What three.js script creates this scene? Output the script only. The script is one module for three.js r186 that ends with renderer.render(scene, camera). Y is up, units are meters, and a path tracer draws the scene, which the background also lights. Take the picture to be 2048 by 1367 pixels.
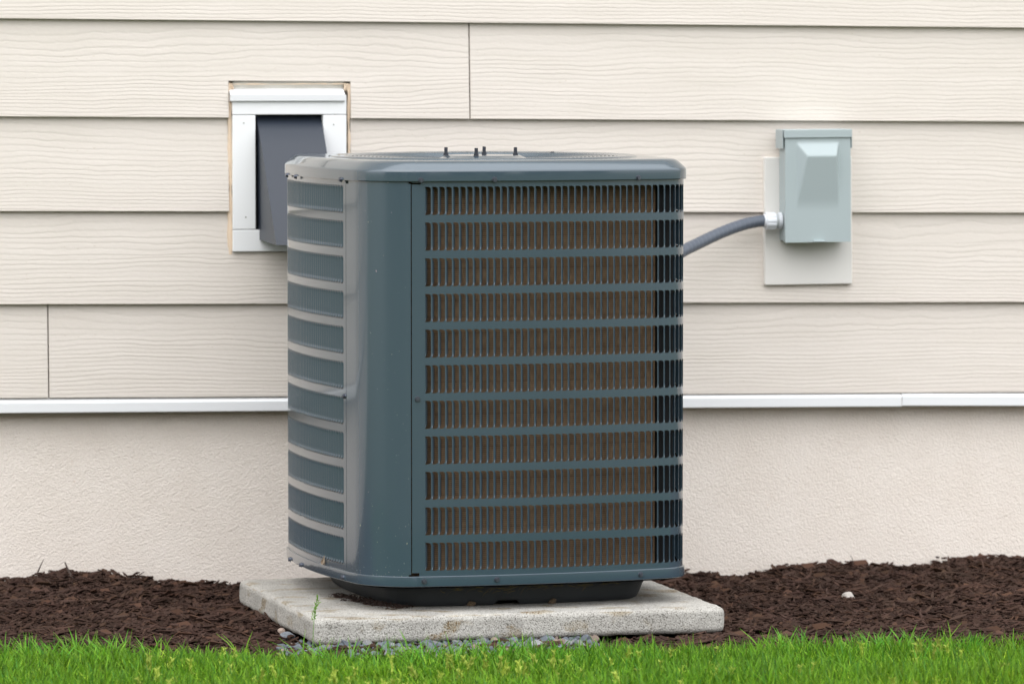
import * as THREE from 'three';
import { mergeGeometries } from 'three/addons/utils/BufferGeometryUtils.js';
import { ImprovedNoise } from 'three/addons/math/ImprovedNoise.js';
import { RoundedBoxGeometry } from 'three/addons/geometries/RoundedBoxGeometry.js';

// ---------------------------------------------------------------- camera, sky, sun, exposure
const scene = new THREE.Scene();
const F = 9900, H = 1.075, PITCH = Math.atan(603.5 / F);
const camera = new THREE.PerspectiveCamera(2 * Math.atan(683.5 / F) * 180 / Math.PI, 1024 / 683, 0.1, 800);
camera.position.set(0, H, 0);
camera.rotation.set(-PITCH, 0, 0);
camera.focus = 8.85; camera.userData.fStop = 6.3;
camera.updateMatrixWorld();
scene.add(camera);

const renderer = new THREE.WebGLRenderer({ antialias: true });
renderer.toneMapping = THREE.LinearToneMapping;
renderer.toneMappingExposure = 1.43;
renderer.shadowMap.enabled = true;

{ // overcast sky, a little brighter overhead
  const w = 64, h = 64, d = new Float32Array(w * h * 4);
  for (let j = 0; j < h; j++) for (let i = 0; i < w; i++) {
    const el = ((j + 0.5) / h - 0.5) * Math.PI, s = Math.max(0, Math.sin(el));
    const L = 1.95 * (0.52 + 0.48 * Math.pow(s, 0.8)), k = (j * w + i) * 4;
    d[k] = L * 0.97; d[k + 1] = L * 1.0; d[k + 2] = L * 1.035; d[k + 3] = 1;
  }
  const t = new THREE.DataTexture(d, w, h, THREE.RGBAFormat, THREE.FloatType);
  t.mapping = THREE.EquirectangularReflectionMapping;
  t.magFilter = t.minFilter = THREE.LinearFilter; t.wrapS = THREE.RepeatWrapping; t.needsUpdate = true;
  scene.background = t; scene.environment = t;
}
const sun = new THREE.DirectionalLight(new THREE.Color().setRGB(1, 0.94, 0.9), 0.6);
sun.position.set(-1.2, 7, -4); sun.target.position.set(0, 0.3, -9);
sun.castShadow = true; sun.shadow.radius = 120; sun.shadow.mapSize.set(2048, 2048);
Object.assign(sun.shadow.camera, { left: -4, right: 4, top: 4, bottom: -4, near: 0.1, far: 20 });
scene.add(sun, sun.target);

// ---------------------------------------------------------------- helpers
function rng(seed) { let a = seed >>> 0; return () => { a = (a + 0x6D2B79F5) >>> 0; let t = a; t = Math.imul(t ^ (t >>> 15), t | 1); t ^= t + Math.imul(t ^ (t >>> 7), t | 61); return ((t ^ (t >>> 14)) >>> 0) / 4294967296; }; }
const IN = new ImprovedNoise(), noise = (x, y = 0, z = 0) => IN.noise(x + 37.13, y + 11.7, z + 5.3);
const fbm = (x, y, z = 0, o = 4) => { let s = 0, a = 0.5; for (let i = 0; i < o; i++) { s += a * noise(x, y, z + i * 7.7); x *= 2; y *= 2; z *= 2; a *= 0.5; } return s; };
const V3 = (x, y, z) => new THREE.Vector3(x, y, z);
const RGB = (r, g, b) => new THREE.Color().setRGB(r, g, b);
const clamp = (x, a = 0, b = 1) => Math.min(b, Math.max(a, x)), lerp = (a, b, t) => a + (b - a) * t;
const smooth = (a, b, x) => { const t = clamp((x - a) / (b - a)); return t * t * (3 - 2 * t); };
const rad = d => d * Math.PI / 180;
// line of sight through a point of the 2048 x 1367 picture, cut with a plane of the place
function ray(px, py) { return V3((px - 1024) / F, -(py - 683.5) / F, -1).applyEuler(camera.rotation); }
const atHeight = (px, py, y) => { const r = ray(px, py); return r.multiplyScalar((y - H) / r.y).add(V3(0, H, 0)); };
const atDepth = (px, py, d) => { const r = ray(px, py); return r.multiplyScalar(-d / r.z).add(V3(0, H, 0)); };
const TH = rad(11.3), WZ = 9.86;                                    // the house wall: turn, distance on the axis
const WN = V3(Math.sin(TH), 0, Math.cos(TH)), WE = V3(Math.cos(TH), 0, -Math.sin(TH)), WO = V3(0, 0, -WZ);
function onWall(px, py, w = 0) {                                     // (u along the wall, v up, w out of the wall)
  const r = ray(px, py), o = V3(0, H, 0).sub(WO), t = (w - o.dot(WN)) / r.dot(WN);
  const p = o.add(r.multiplyScalar(t)); return V3(p.dot(WE), p.y, w);
}
const fromWall = (u, v, w) => WO.clone().addScaledVector(WE, u).addScaledVector(WN, w).setY(v);
const wallDepth = X => WZ + X * Math.tan(TH);
const used = {};
function numbered(n) { const k = used[n] = (used[n] ?? -1) + 1; return k ? `${n}_${String(k).padStart(3, '0')}` : n; }
function mesh(name, geo, mat, parent = scene) { const m = new THREE.Mesh(geo, mat); m.name = numbered(name); m.castShadow = m.receiveShadow = true; parent.add(m); return m; }
function thing(name, label, category, pos, group) { const o = new THREE.Group(); o.name = numbered(name); o.position.copy(pos); o.userData = { label, category }; if (group) o.userData.group = group; scene.add(o); return o; }
function grid(nu, nv, fn, closed = false) {                          // fn(i/nu, j/nv) -> {p, n?, uv?}
  const P = [], N = [], U = [], I = []; let hasN = true;
  for (let j = 0; j <= nv; j++) for (let i = 0; i <= nu; i++) { const r = fn(i / nu, j / nv, i, j); P.push(r.p.x, r.p.y, r.p.z); if (r.n) N.push(r.n.x, r.n.y, r.n.z); else hasN = false; const u = r.uv || [i / nu, j / nv]; U.push(u[0], u[1]); }
  for (let j = 0; j < nv; j++) for (let i = 0; i < nu; i++) { const a = j * (nu + 1) + i, b = a + 1, c = a + nu + 1, d = c + 1; I.push(a, b, d, a, d, c); }
  const g = new THREE.BufferGeometry();
  g.setAttribute('position', new THREE.Float32BufferAttribute(P, 3)); g.setAttribute('uv', new THREE.Float32BufferAttribute(U, 2)); g.setIndex(I);
  if (hasN) g.setAttribute('normal', new THREE.Float32BufferAttribute(N, 3)); else g.computeVertexNormals();
  return g;
}
const merge = list => mergeGeometries(list.map(g => { const q = g.index ? g.toNonIndexed() : g; for (const k of Object.keys(q.attributes)) if (!['position', 'normal', 'uv', 'color'].includes(k)) q.deleteAttribute(k); return q; }));
function texture(w, h, fn, { srgb = false, ru = 1, rv = 1 } = {}) {  // fn(x, y) in pixels -> [r,g,b] 0..255
  const d = new Uint8Array(w * h * 4);
  for (let y = 0; y < h; y++) for (let x = 0; x < w; x++) { const c = fn(x, y), k = (y * w + x) * 4; d[k] = clamp(c[0], 0, 255); d[k + 1] = clamp(c[1], 0, 255); d[k + 2] = clamp(c[2], 0, 255); d[k + 3] = 255; }
  const t = new THREE.DataTexture(d, w, h); t.wrapS = t.wrapT = THREE.RepeatWrapping; t.magFilter = THREE.LinearFilter; t.minFilter = THREE.LinearMipmapLinearFilter; t.generateMipmaps = true;
  if (srgb) t.colorSpace = THREE.SRGBColorSpace; t.repeat.set(ru, rv); t.needsUpdate = true; return t;
}
const grey = (w, h, f, o) => texture(w, h, (x, y) => { const v = f(x, y) * 255; return [v, v, v]; }, o);
function box(u0, u1, v0, v1, w0, w1, r = 0.0015) { const g = new RoundedBoxGeometry(u1 - u0, v1 - v0, w1 - w0, 2, Math.min(r, (u1 - u0) / 2.1, (v1 - v0) / 2.1, (w1 - w0) / 2.1)); g.translate((u0 + u1) / 2, (v0 + v1) / 2, (w0 + w1) / 2); return g; }
const std = (c, rough, extra = {}) => new THREE.MeshStandardMaterial({ color: c, roughness: rough, ...extra });

// ---------------------------------------------------------------- ground
const PT = 0.056;                                                    // top of the concrete pad
const HW = [[-6, 0], [-1.25, 0], [-1.0, 0.012], [-0.86, 0.031], [-0.74, 0.018], [-0.63, -0.006], [-0.45, -0.012], [0.3, -0.006], [0.36, -0.001], [0.42, -0.013], [0.52, 0], [0.6, 0.015], [0.68, 0.012], [0.74, -0.001], [0.84, -0.003], [0.93, 0.014], [1.0, 0.014], [1.12, 0.002], [6, 0]];
function hWall(x) { for (let i = 1; i < HW.length; i++) if (x < HW[i][0]) return lerp(HW[i - 1][1], HW[i][1], smooth(HW[i - 1][0], HW[i][0], x)); return 0; }
const bedH = (x, z) => { const d = wallDepth(x) + z; return hWall(x) * smooth(0.75, 0.0, d) - 0.01 + 0.012 * fbm(x * 3.1, z * 3.1, 2, 2) + 0.01 * smooth(0.8, 0.2, d) * noise(x * 9, z * 9, 1); };
const edgeZ = x => -(8.46 + 0.075 * smooth(-0.1, 0.5, x) - 0.05 * Math.exp(-(((x + 0.22) / 0.2) ** 2)) + 0.035 * noise(x * 2.3, 4.2) + 0.015 * noise(x * 7, 1));

{
  const tex = texture(512, 512, (x, y) => { const n = fbm(x / 20, y / 20, 0, 4), m = noise(x / 3, y / 3); return [74 + 50 * n + 12 * m, 84 + 52 * n + 13 * m, 48 + 26 * n + 7 * m]; }, { srgb: true });
  const g = new THREE.CircleGeometry(300, 64); g.rotateX(-Math.PI / 2); const uv = g.attributes.uv, p = g.attributes.position; for (let i = 0; i < uv.count; i++) uv.setXY(i, p.getX(i) / 3, p.getZ(i) / 3);
  const m = mesh('ground', g, std(0xffffff, 1, { map: tex })); m.position.y = -0.045; m.userData = { kind: 'structure', label: 'flat lawn ground in front of the house' };
}
{
  const tex = texture(512, 512, (x, y) => { const n = fbm(x / 9, y / 9, 3, 4); return [52 + 40 * n, 38 + 30 * n, 31 + 26 * n]; }, { srgb: true });
  const g = grid(220, 70, (a, b) => { const x = lerp(-3.2, 3.2, a), z = lerp(-8.2, -(wallDepth(x) + 0.04), b); return { p: V3(x, bedH(x, z) - 0.004 - 0.03 * smooth(-8.45, -8.25, z), z), uv: [x * 2, z * 2] }; });
  const m = mesh('mulch_bed', g, std(0xffffff, 1, { map: tex })); m.userData = { kind: 'structure', label: 'dark soil of the planting bed along the foundation wall' };
}

// ---------------------------------------------------------------- house wall
const SL = -0.0082;                                                  // the siding runs slightly out of level
const wall = thing('house_wall', 'cream lap siding house wall above pale stucco foundation, behind the air conditioner', 'house wall', WO);
wall.rotation.y = TH;
const gB = [grainMap(1), grainMap(2), grainMap(3), grainMap(4), grainMap(5), grainMap(6)];
function grainMap(seed) {                                            // embossed wood grain: creases along the contours of a warped field
  return grey(2048, 256, (x, y) => {
    const u = x / 2048 * 2.2, t = 1 - y / 256;                       // t: 0 at the top of the board
    const warp = 1.5 * noise(u * 0.9, t * 1.1, seed * 9.1) + 0.75 * noise(u * 2.6, t * 2.2, seed * 5.3) + 0.3 * noise(u * 9, t * 5, seed * 3.7) + 0.13 * noise(u * 26, t * 14, seed) + 0.07 * noise(u * 70, t * 40, seed);
    const q = 19 * Math.pow(t, 1.5) + 1.5 * warp * (1.15 - 0.35 * t), f = q - Math.floor(q);
    const ridge = 1 - Math.exp(-(((f - 0.5) / 0.15) ** 2)) + 0.25 * Math.sin(f * 6.283);
    const amp = 0.55 + 0.45 * noise(u * 2.2, q * 0.6, seed * 2) + 0.25 * noise(u * 14, q * 0.9, seed);
    return 0.35 + 0.5 * ridge * clamp(amp, 0.08, 1) + 0.09 * noise(u * 120, t * 60, seed) + 0.06 * noise(u * 500, t * 110);
  });
}
const sidingCol = texture(1024, 256, (x, y) => { const n = fbm(x / 90, y / 50, 8, 3), s = noise(x / 5, y / 3), sp = noise(x / 2.1, y / 1.9, 9) > 0.72 && noise(x / 60, y / 40, 4) > 0.15 ? 26 : 0; return [222 + 6 * n + 2 * s - sp, 212.5 + 6 * n + 2 * s - sp * 1.2, 203 + 7 * n + 2 * s - sp * 1.5]; }, { srgb: true });
const sidingM = gB.map(b => std(0xffffff, 0.62, { map: sidingCol, bumpMap: b, bumpScale: 0.00095 }));
const cY = [[37, 55], [233, 243], [420, 427], [607, 605], [794, 785]].map(([a, b]) => { const p = onWall(0, a, 0.018), q = onWall(2048, b, 0.018); return (p.y + q.y) / 2 + SL * -(p.x + q.x) / 2; });
const EXP = (cY[0] - cY[4]) / 4, LAP = 0.025;
const bottoms = [...cY]; for (let k = 1; k < 22; k++) bottoms.unshift(cY[0] + EXP * k);
// the opening cut for the vent
const VU0 = onWall(456, 300, 0.01).x, VU1 = onWall(700, 300, 0.01).x, VV1 = onWall(575, 166, 0.01).y, VV0 = onWall(480, 508, 0.01).y;
function plank(u0, u1, vb, k, notch) {
  const vt = vb + EXP + LAP, hgt = vt - vb, s = new THREE.Shape(), yy = (u, v) => v;
  let pts = [[u0, vb], [u1, vb], [u1, vt], [u0, vt]];
  if (notch === 'bottom') pts = [[u0, vb], [VU0, vb], [VU0, VV1], [VU1, VV1], [VU1, vb], [u1, vb], [u1, vt], [u0, vt]];
  if (notch === 'top') pts = [[u0, vb], [u1, vb], [u1, vt], [VU1, vt], [VU1, VV0], [VU0, VV0], [VU0, vt], [u0, vt]];
  s.setFromPoints(pts.map(([a, b]) => new THREE.Vector2(a, b)));
  const g = new THREE.ExtrudeGeometry(s, { depth: 0.0066, bevelEnabled: true, bevelThickness: 0.0007, bevelSize: 0.0007, bevelOffset: -0.0007, bevelSegments: 1, curveSegments: 1 });
  const p = g.attributes.position, uv = g.attributes.uv;
  for (let i = 0; i < p.count; i++) {
    const u = p.getX(i), v = p.getY(i), t = (v - vb) / hgt, w = p.getZ(i) + 0.0007 + 0.0135 * (1 - t);
    uv.setXY(i, (u + 1.12 + (k > 5 || k < 0 ? k * 0.37 : 0)) / 2.2, clamp((v - vb) / (EXP + 0.003), 0.003, 0.997));
    p.setXYZ(i, u, v + SL * u, w);
  }
  g.computeVertexNormals();
  return mesh('plank', g, sidingM[((k % 6) + 6) % 6], wall);
}
const WL = -7, WR = 7, gap = 0.0012, N0 = bottoms.length - 5;
const jA = onWall(939, 150, 0.015).x, jB = onWall(96, 700, 0.015).x;
bottoms.forEach((vb, i) => {
  const k = i - N0;                                                 // 0: topmost course of the picture
  if (k === 0) plank(WL, WR, vb, 0);
  else if (k === 1) { plank(WL, jA - gap, vb, 1, 'bottom'); plank(jA + gap, WR, vb, 2); }
  else if (k === 2) { plank(WL, VU0, vb, 2); plank(VU1, WR, vb, 3); }
  else if (k === 3) plank(WL, WR, vb, 4, 'top');
  else if (k === 4) { plank(WL, jB - gap, vb, 1); plank(jB + gap, WR, vb, 5); }
  else { const j = ((i * 2.37) % 5) - 2.5; plank(WL, j - gap, vb, i); plank(j + gap, WR, vb, i + 3); }
});
const topV = bottoms[0] + EXP;
mesh('sheathing', box(WL, WR, cY[4] - 0.03, topV, -0.16, -0.001, 0.001), std(RGB(0.5, 0.45, 0.38), 0.9), wall);
{ // stucco foundation
  const bump = grey(2048, 1024, (x, y) => { const a = x * 0.00078, b = y * 0.00078; const wx = 0.35 * noise(a * 60, b * 60, 9), n = noise(a * 300 + wx, b * 330, 2), m = noise(a * 520, b * 560, 6), l = noise(a * 150, b * 160, 1); return 0.5 + 0.24 * n + 0.36 * m + 0.12 * l; });
  const col = texture(1024, 512, (x, y) => { const n = fbm(x / 60, y / 60, 5, 4), s = noise(x / 2.5, y / 2.5, 3), sp = noise(x / 3.1, y / 2.7, 12) > 0.8 ? 30 : 0; return [241 + 6 * n + 4 * s - sp * 0.6, 230 + 7 * n + 4 * s - sp, 219 + 8 * n + 4 * s - sp * 1.3]; }, { srgb: true });
  const g = new THREE.BoxGeometry(WR - WL, cY[4] + 0.4 - 0.02, 0.2), p = g.attributes.position, uv = g.attributes.uv;
  for (let i = 0; i < p.count; i++) uv.setXY(i, p.getX(i) / 1.6, p.getY(i) / 0.8);
  g.translate(0, (cY[4] - 0.4 - 0.02) / 2, -0.1 - 0.016);
  mesh('foundation', g, std(0xffffff, 0.95, { map: col, bumpMap: bump, bumpScale: 0.002 }), wall).userData.label = 'pale rough stucco foundation below the siding';
}
{ // white drip trim between siding and stucco
  const white = std(RGB(0.87, 0.875, 0.885), 0.35);
  const prof = [[-0.002, 0.03], [0.012, 0.0285], [0.0225, 0.0225], [0.0245, 0.0195], [0.0245, 0.0015], [0.023, 0], [0.006, 0], [-0.016, 0.004]];
  const strip = (u0, u1, px0, py0, px1, py1) => {
    const a = onWall(px0, py0, 0.024), b = onWall(px1, py1, 0.024), n = 160;
    const line = u => lerp(a.y, b.y, (u - a.x) / (b.x - a.x)) + 0.0011 * noise(u * 2.1, 7) * 1.5;
    return merge([grid(n, prof.length - 1, (s, t, i, j) => { const u = lerp(u0, u1, s); return { p: V3(u, line(u) + prof[j][1], prof[j][0] + 0.001 * noise(u * 3, 2)) }; }).toNonIndexed()].map(g => { g.computeVertexNormals(); return g; }));
  };
  const um = onWall(1804, 800, 0.024).x;
  mesh('trim_strip', strip(WL, um, 0, 826, 1801, 813), white, wall);
  mesh('trim_strip', strip(um + 0.001, WR, 1810, 811.5, 2048, 811), white, wall);
  mesh('starter_strip', box(WL, WR, cY[4] - 0.03, cY[4] + 0.01, -0.001, 0.004, 0.0005).translate(0, 0, 0), std(RGB(0.66, 0.62, 0.56), 0.7), wall).geometry.applyMatrix4(new THREE.Matrix4().set(1, 0, 0, 0, SL, 1, 0, 0, 0, 0, 1, 0, 0, 0, 0, 1));
}

// ---------------------------------------------------------------- wall vent
{
  const o = onWall(578, 503, 0), base = fromWall(o.x, o.y, 0);
  const t = thing('wall_vent', 'white framed wall vent with slate grey hood left of the air conditioner', 'wall vent', base); t.rotation.y = TH;
  const L = (px, py, w) => onWall(px, py, w).sub(V3(o.x, o.y, 0));
  const white = std(RGB(0.9, 0.9, 0.9), 0.45);
  const w1 = 0.024, xa = L(465, 350, w1).x, xb = L(693, 350, w1).x, ia = L(511, 350, w1).x, ib = L(646, 350, w1).x;
  const y0 = L(500, 503, w1).y, y1 = L(500, 459, w1).y, y2 = L(580, 229.5, w1).y, y3 = L(580, 196, w1).y, g = 0.0005;
  mesh('trim_board', box(xa, xb, y2 + g, y3 + 0.006, 0.0, w1), white, t);
  mesh('trim_board', box(xa, ia, y1 + g, y2 - g, 0.0, w1), white, t);
  mesh('trim_board', box(ib, xb, y1 + g, y2 - g, 0.0, w1), white, t);
  mesh('trim_board', box(xa, xb, y0, y1 - g, 0.0, w1), white, t);
  { // folded drip cap
    const f0 = L(580, 202, 0.04).y, f1 = L(580, 188, 0.04).y, f2 = f1 + 0.004, ca = L(462, 195, 0.04).x, cb = L(691, 195, 0.04).x;
    const pr = [[0.0245, f0], [0.0295, f0], [0.03, f0 + 0.001], [0.0308, f1 - 0.001], [0.03, f1], [0.012, f1 + 0.009], [0.002, f1 + 0.012]];
    const s = new THREE.Shape([...pr, [0.002, f0 + 0.002]].map(([a, b]) => new THREE.Vector2(-a, b)));
    const e = new THREE.ExtrudeGeometry(s, { depth: cb - ca, bevelEnabled: false }); e.rotateY(Math.PI / 2); e.translate(ca, 0, 0); // shape x -> -z
    mesh('drip_cap', e, std(RGB(0.87, 0.87, 0.88), 0.35), t);
    const h0 = L(580, 177, 0.006).y;
    mesh('backing_strip', box(xa + 0.003, xb - 0.003, h0 - 0.008, L(580, 165, 0.006).y + 0.003, 0, 0.006), std(RGB(0.72, 0.69, 0.63), 0.7), t);
  }
  { // caulk beads round the opening
    const cm = std(RGB(0.76, 0.6, 0.45), 0.75), list = [];
    const bead = (p0, p1, r, seed) => { const c = new THREE.CatmullRomCurve3(Array.from({ length: 14 }, (_, i) => p0.clone().lerp(p1, i / 13).add(V3(0.0012 * noise(i * 1.3, seed), 0.0012 * noise(i * 1.7, seed, 4), 0)))); const gg = grid(60, 8, (a, b, i) => { const q = c.getPoint(a), T = c.getTangent(a), n = V3(0, 0, 1), m = V3().crossVectors(T, n).normalize(), an = b * 2 * Math.PI, rr = r * (0.75 + 0.6 * noise(a * 14, seed, 3) + 0.3 * noise(a * 50, seed)); return { p: q.addScaledVector(n, Math.sin(an) * rr * 0.5).addScaledVector(m, Math.cos(an) * rr) }; }); list.push(gg); };
    const vu0 = VU0 - o.x + 0.003, vu1 = VU1 - o.x - 0.003, vt = VV1 - o.y - 0.002, vb = VV0 - o.y;
    bead(V3(vu0, vb, 0.014), V3(vu0, vt, 0.013), 0.0052, 1); bead(V3(vu1, vb, 0.014), V3(vu1, vt, 0.013), 0.0046, 2);
    bead(V3(vu0, vt, 0.014), V3(vu1, vt, 0.014), 0.0013, 3);
    bead(V3(vu0 + 0.002, vt - 0.001, 0.012), V3(vu0 + 0.004, vt - 0.01, 0.012), 0.006, 4); bead(V3(vu1 - 0.003, vt - 0.001, 0.012), V3(vu1 - 0.005, vt - 0.012, 0.012), 0.006, 5);
    mesh('caulk_bead', merge(list), cm, t).userData.label = 'orange brown caulk line round the frame';
  }
  { // hood: sloped front, two side cheeks
    const hm = std(RGB(0.022, 0.029, 0.044), 0.4, { side: THREE.DoubleSide, bumpMap: grey(256, 256, (x, y) => 0.5 + 0.5 * noise(x / 2.5, y / 2.5)), bumpScale: 0.0001 });
    const W = 0.2, TL = L(512, 232, 0.003), TR = L(641, 232, 0.003), BL = L(552, 490, W), BR = L(681, 490, W);
    const l2 = (a, b, k) => a.clone().lerp(b, k);
    const fr = grid(6, 24, (a, b) => { const k = b, p = l2(TL, TR, a).lerp(l2(BL, BR, a), k); p.z += 0.012 * Math.sin(Math.min(1, k * 4) * Math.PI / 2) * (1 - k) ; const st = k > 0.63 ? 0.0008 : k > 0.37 ? 0.0004 : 0; p.z += st; return { p }; });
    const side = (T, B) => { const IB = V3(T.x + 0.002, B.y + 0.004, 0.003); return grid(1, 24, (a, b) => { const f = T.clone().lerp(B, b); f.z += 0.012 * Math.sin(Math.min(1, b * 4) * Math.PI / 2) * (1 - b); const k = T.clone().lerp(IB, b); return { p: a ? f : k }; }); };
    mesh('hood', merge([fr, side(TL, BL), side(TR, BR)]), hm, t);
    mesh('duct_opening', box(ia - 0.01, ib + 0.01, y1 - 0.01, y2 + 0.01, -0.002, 0.001, 0.0005), std(RGB(0.02, 0.02, 0.022), 0.9), t);
  }
  for (const [px, py] of [[487, 246], [667, 249], [491, 434]]) { const q = L(px, py, w1); const n = mesh('nail', new THREE.CylinderGeometry(0.0014, 0.0014, 0.002, 10), std(RGB(0.3, 0.29, 0.25), 0.6), t); n.rotation.x = Math.PI / 2; n.position.copy(q); }
}

// ---------------------------------------------------------------- disconnect box on its mounting plate, conduit
{
  const A = onWall(1531, 314, 0.03), B = onWall(1705, 568, 0.03), o = V3((A.x + B.x) / 2, B.y, 0);
  const plate = mesh('mounting_plate', box(A.x - o.x, B.x - o.x, 0, A.y - B.y, 0.002, 0.03, 0.002), std(RGB(0.79, 0.76, 0.72), 0.5));
  plate.position.copy(fromWall(o.x, o.y, 0)); plate.rotation.set(0, TH, 0.006, 'YXZ');
  plate.userData = { label: 'pale rectangular mounting block on the siding behind the grey electrical box', category: 'mounting plate' };
}
{
  const W0 = 0.031, W1 = 0.088, o = onWall(1637, 484, W1); o.z = 0;
  const t = thing('electrical_box', 'grey green metal electrical box with embossed cover on the pale block at right', 'electrical box', fromWall(o.x, o.y, 0)); t.rotation.set(0, TH, 0.007, 'YXZ');
  const L = (px, py, w) => onWall(px, py, w).sub(o);
  const m = std(RGB(0.405, 0.465, 0.472), 0.42, { bumpMap: grey(256, 256, (x, y) => 0.5 + 0.5 * noise(x / 3, y / 3)), bumpScale: 0.00006 });
  const xa = L(1572, 380, W1).x, xb = L(1702.5, 380, W1).x, yt = L(1637, 262, W1).y, y0 = 0;
  mesh('body', box(xa + 0.002, xb - 0.002, y0 + 0.002, yt, W0, W1 - 0.004, 0.002), m, t);
  { // cover with a pressed, sloping hood in the middle
    const e = [L(1595, 285, W1), L(1679, 285, W1), L(1596, 410, W1), L(1679, 410, W1)], ea = e[0].x, eb = e[1].x, et = e[0].y, eb0 = e[2].y, yr = L(1640, 311, W1).y, ira = L(1613, 300, W1).x, irb = L(1671, 300, W1).x;
    const P = 0.017, smin = (a, b, k = 0.0022) => { const h = clamp(0.5 + 0.5 * (b - a) / k); return lerp(b, a, h) - k * h * (1 - h); };
    const hgt = (x, y) => { const main = P * (y - eb0) / (yr - eb0), top = P * (et - y) / (et - yr), lf = P * (x - ea) / (ira - ea), rt = P * (eb - x) / (eb - irb); const q = smin(smin(main, top), smin(lf, rt)); return q > 0.002 ? q : q < -0.002 ? 0 : (q + 0.002) ** 2 / 0.008; };
    const g = grid(80, 130, (a, b) => { const x = lerp(xa, xb, a), y = lerp(y0, yt, b); let z = W1 + hgt(x, y); return { p: V3(x, y, z), uv: [x * 5, y * 5] }; });
    const rim = box(xa, xb, y0, yt, W1 - 0.014, W1 - 0.0006, 0.0015);
    mesh('cover', merge([g, rim]), m, t);
  }
  { // rain cap: front lip, top and two flaps
    const W2 = W1 + 0.003, ca = L(1570, 268, W2).x, cb = L(1705.5, 268, W2).x, c0 = L(1637, 275, W2).y, c1 = L(1637, 259, W2).y, f0 = L(1562, 296, 0.05).y;
    const cl = L(1556, 270, W0).x;
    mesh('rain_cap', merge([box(ca, cb, c0, c1, W1 + 0.0006, W2 + 0.0006, 0.0008), box(ca, cb, c1 - 0.0025, c1 + 0.0004, W0, W2, 0.0008), box(ca - 0.0022, ca - 0.0004, f0, c1, W0, W1 - 0.002, 0.0006), box(cb + 0.0004, cb + 0.0022, f0, c1, W0, W1 - 0.002, 0.0006)]), m, t);
  }
  const hs = L(1638, 482, W1);
  mesh('latch', merge([box(hs.x - 0.011, hs.x + 0.011, hs.y - 0.002, hs.y + 0.0015, W1 - 0.002, W1 + 0.006, 0.0012), new THREE.CylinderGeometry(0.011, 0.011, 0.0016, 20, 1, false, -Math.PI / 2, Math.PI).translate(hs.x, hs.y, W1)]), m, t);
}
function sweep(curve, nS, nR, rf) { const fr = curve.computeFrenetFrames(nS, false); return grid(nS, nR, (a, b, i) => { const p = curve.getPointAt(a), an = b * 2 * Math.PI, n = fr.normals[i].clone().multiplyScalar(Math.cos(an)).addScaledVector(fr.binormals[i], Math.sin(an)); return { p: p.addScaledVector(n, rf(a, an)), uv: [a * 20, b] }; }); }
{
  const wf = 0.055, q = onWall(1528, 442, wf), start = fromWall(q.x, q.y, q.z);
  const t = thing('conduit', 'grey ribbed flexible conduit curving from the electrical box to the air conditioner', 'conduit', start);
  const pts = [[1535, 441.5, wf], [1520, 442, wf + 0.003], [1490, 448, 0.07], [1445, 464, 0.1], [1400, 485, 0.135], [1366, 502, 0.17], [1325, 530, 0.21], [1285, 566, 0.26], [1262, 596, 0.30]].map(([x, y, w]) => { const p = onWall(x, y, w); return fromWall(p.x, p.y, p.z).sub(start); });
  const c = new THREE.CatmullRomCurve3(pts), len = c.getLength(), rib = 0.0125;
  mesh('hose', sweep(c, 420, 20, (a, an) => { const f = ((a * len / rib + an / (2 * Math.PI)) % 1 + 1) % 1; return 0.0118 - 0.0006 * Math.pow(Math.abs(f - 0.5) * 2, 6) + 0.0001 * Math.sin(f * 6.28); }), std(RGB(0.095, 0.11, 0.14), 0.38), t);
  const white = std(RGB(0.72, 0.74, 0.78), 0.4), gm = std(RGB(0.45, 0.47, 0.48), 0.45);
  const along = (g, px, py, w) => { g.rotateZ(Math.PI / 2); g.rotateY(TH); const p = onWall(px, py, w), P = fromWall(p.x, p.y, p.z).sub(start); g.translate(P.x, P.y, P.z); return g; };
  const lobed = (r, h) => { const s = new THREE.Shape(); for (let i = 0; i <= 96; i++) { const a = i / 96 * 2 * Math.PI, rr = r * (1 + 0.03 * Math.sign(Math.sin(a * 10))); i ? s.lineTo(rr * Math.cos(a), rr * Math.sin(a)) : s.moveTo(rr, 0); } const g = new THREE.ExtrudeGeometry(s, { depth: h, bevelEnabled: true, bevelThickness: 0.001, bevelSize: 0.001, bevelSegments: 2 }); g.rotateX(Math.PI / 2); g.translate(0, h / 2, 0); return g; };
  mesh('gland_nut', merge([along(lobed(0.0162, 0.018), 1541, 442, wf), along(new THREE.CylinderGeometry(0.0125, 0.0155, 0.008, 32), 1531, 442, wf)]), white, t).userData.label = 'white ribbed gland nut of the conduit';
  mesh('gland_ring', merge([along(new THREE.CylinderGeometry(0.0138, 0.0138, 0.006, 32), 1553, 441.5, wf)]), gm, t);
  mesh('lock_nut', along(new THREE.CylinderGeometry(0.0165, 0.0165, 0.0072, 8), 1559.5, 441, wf), white, t);
}

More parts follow.
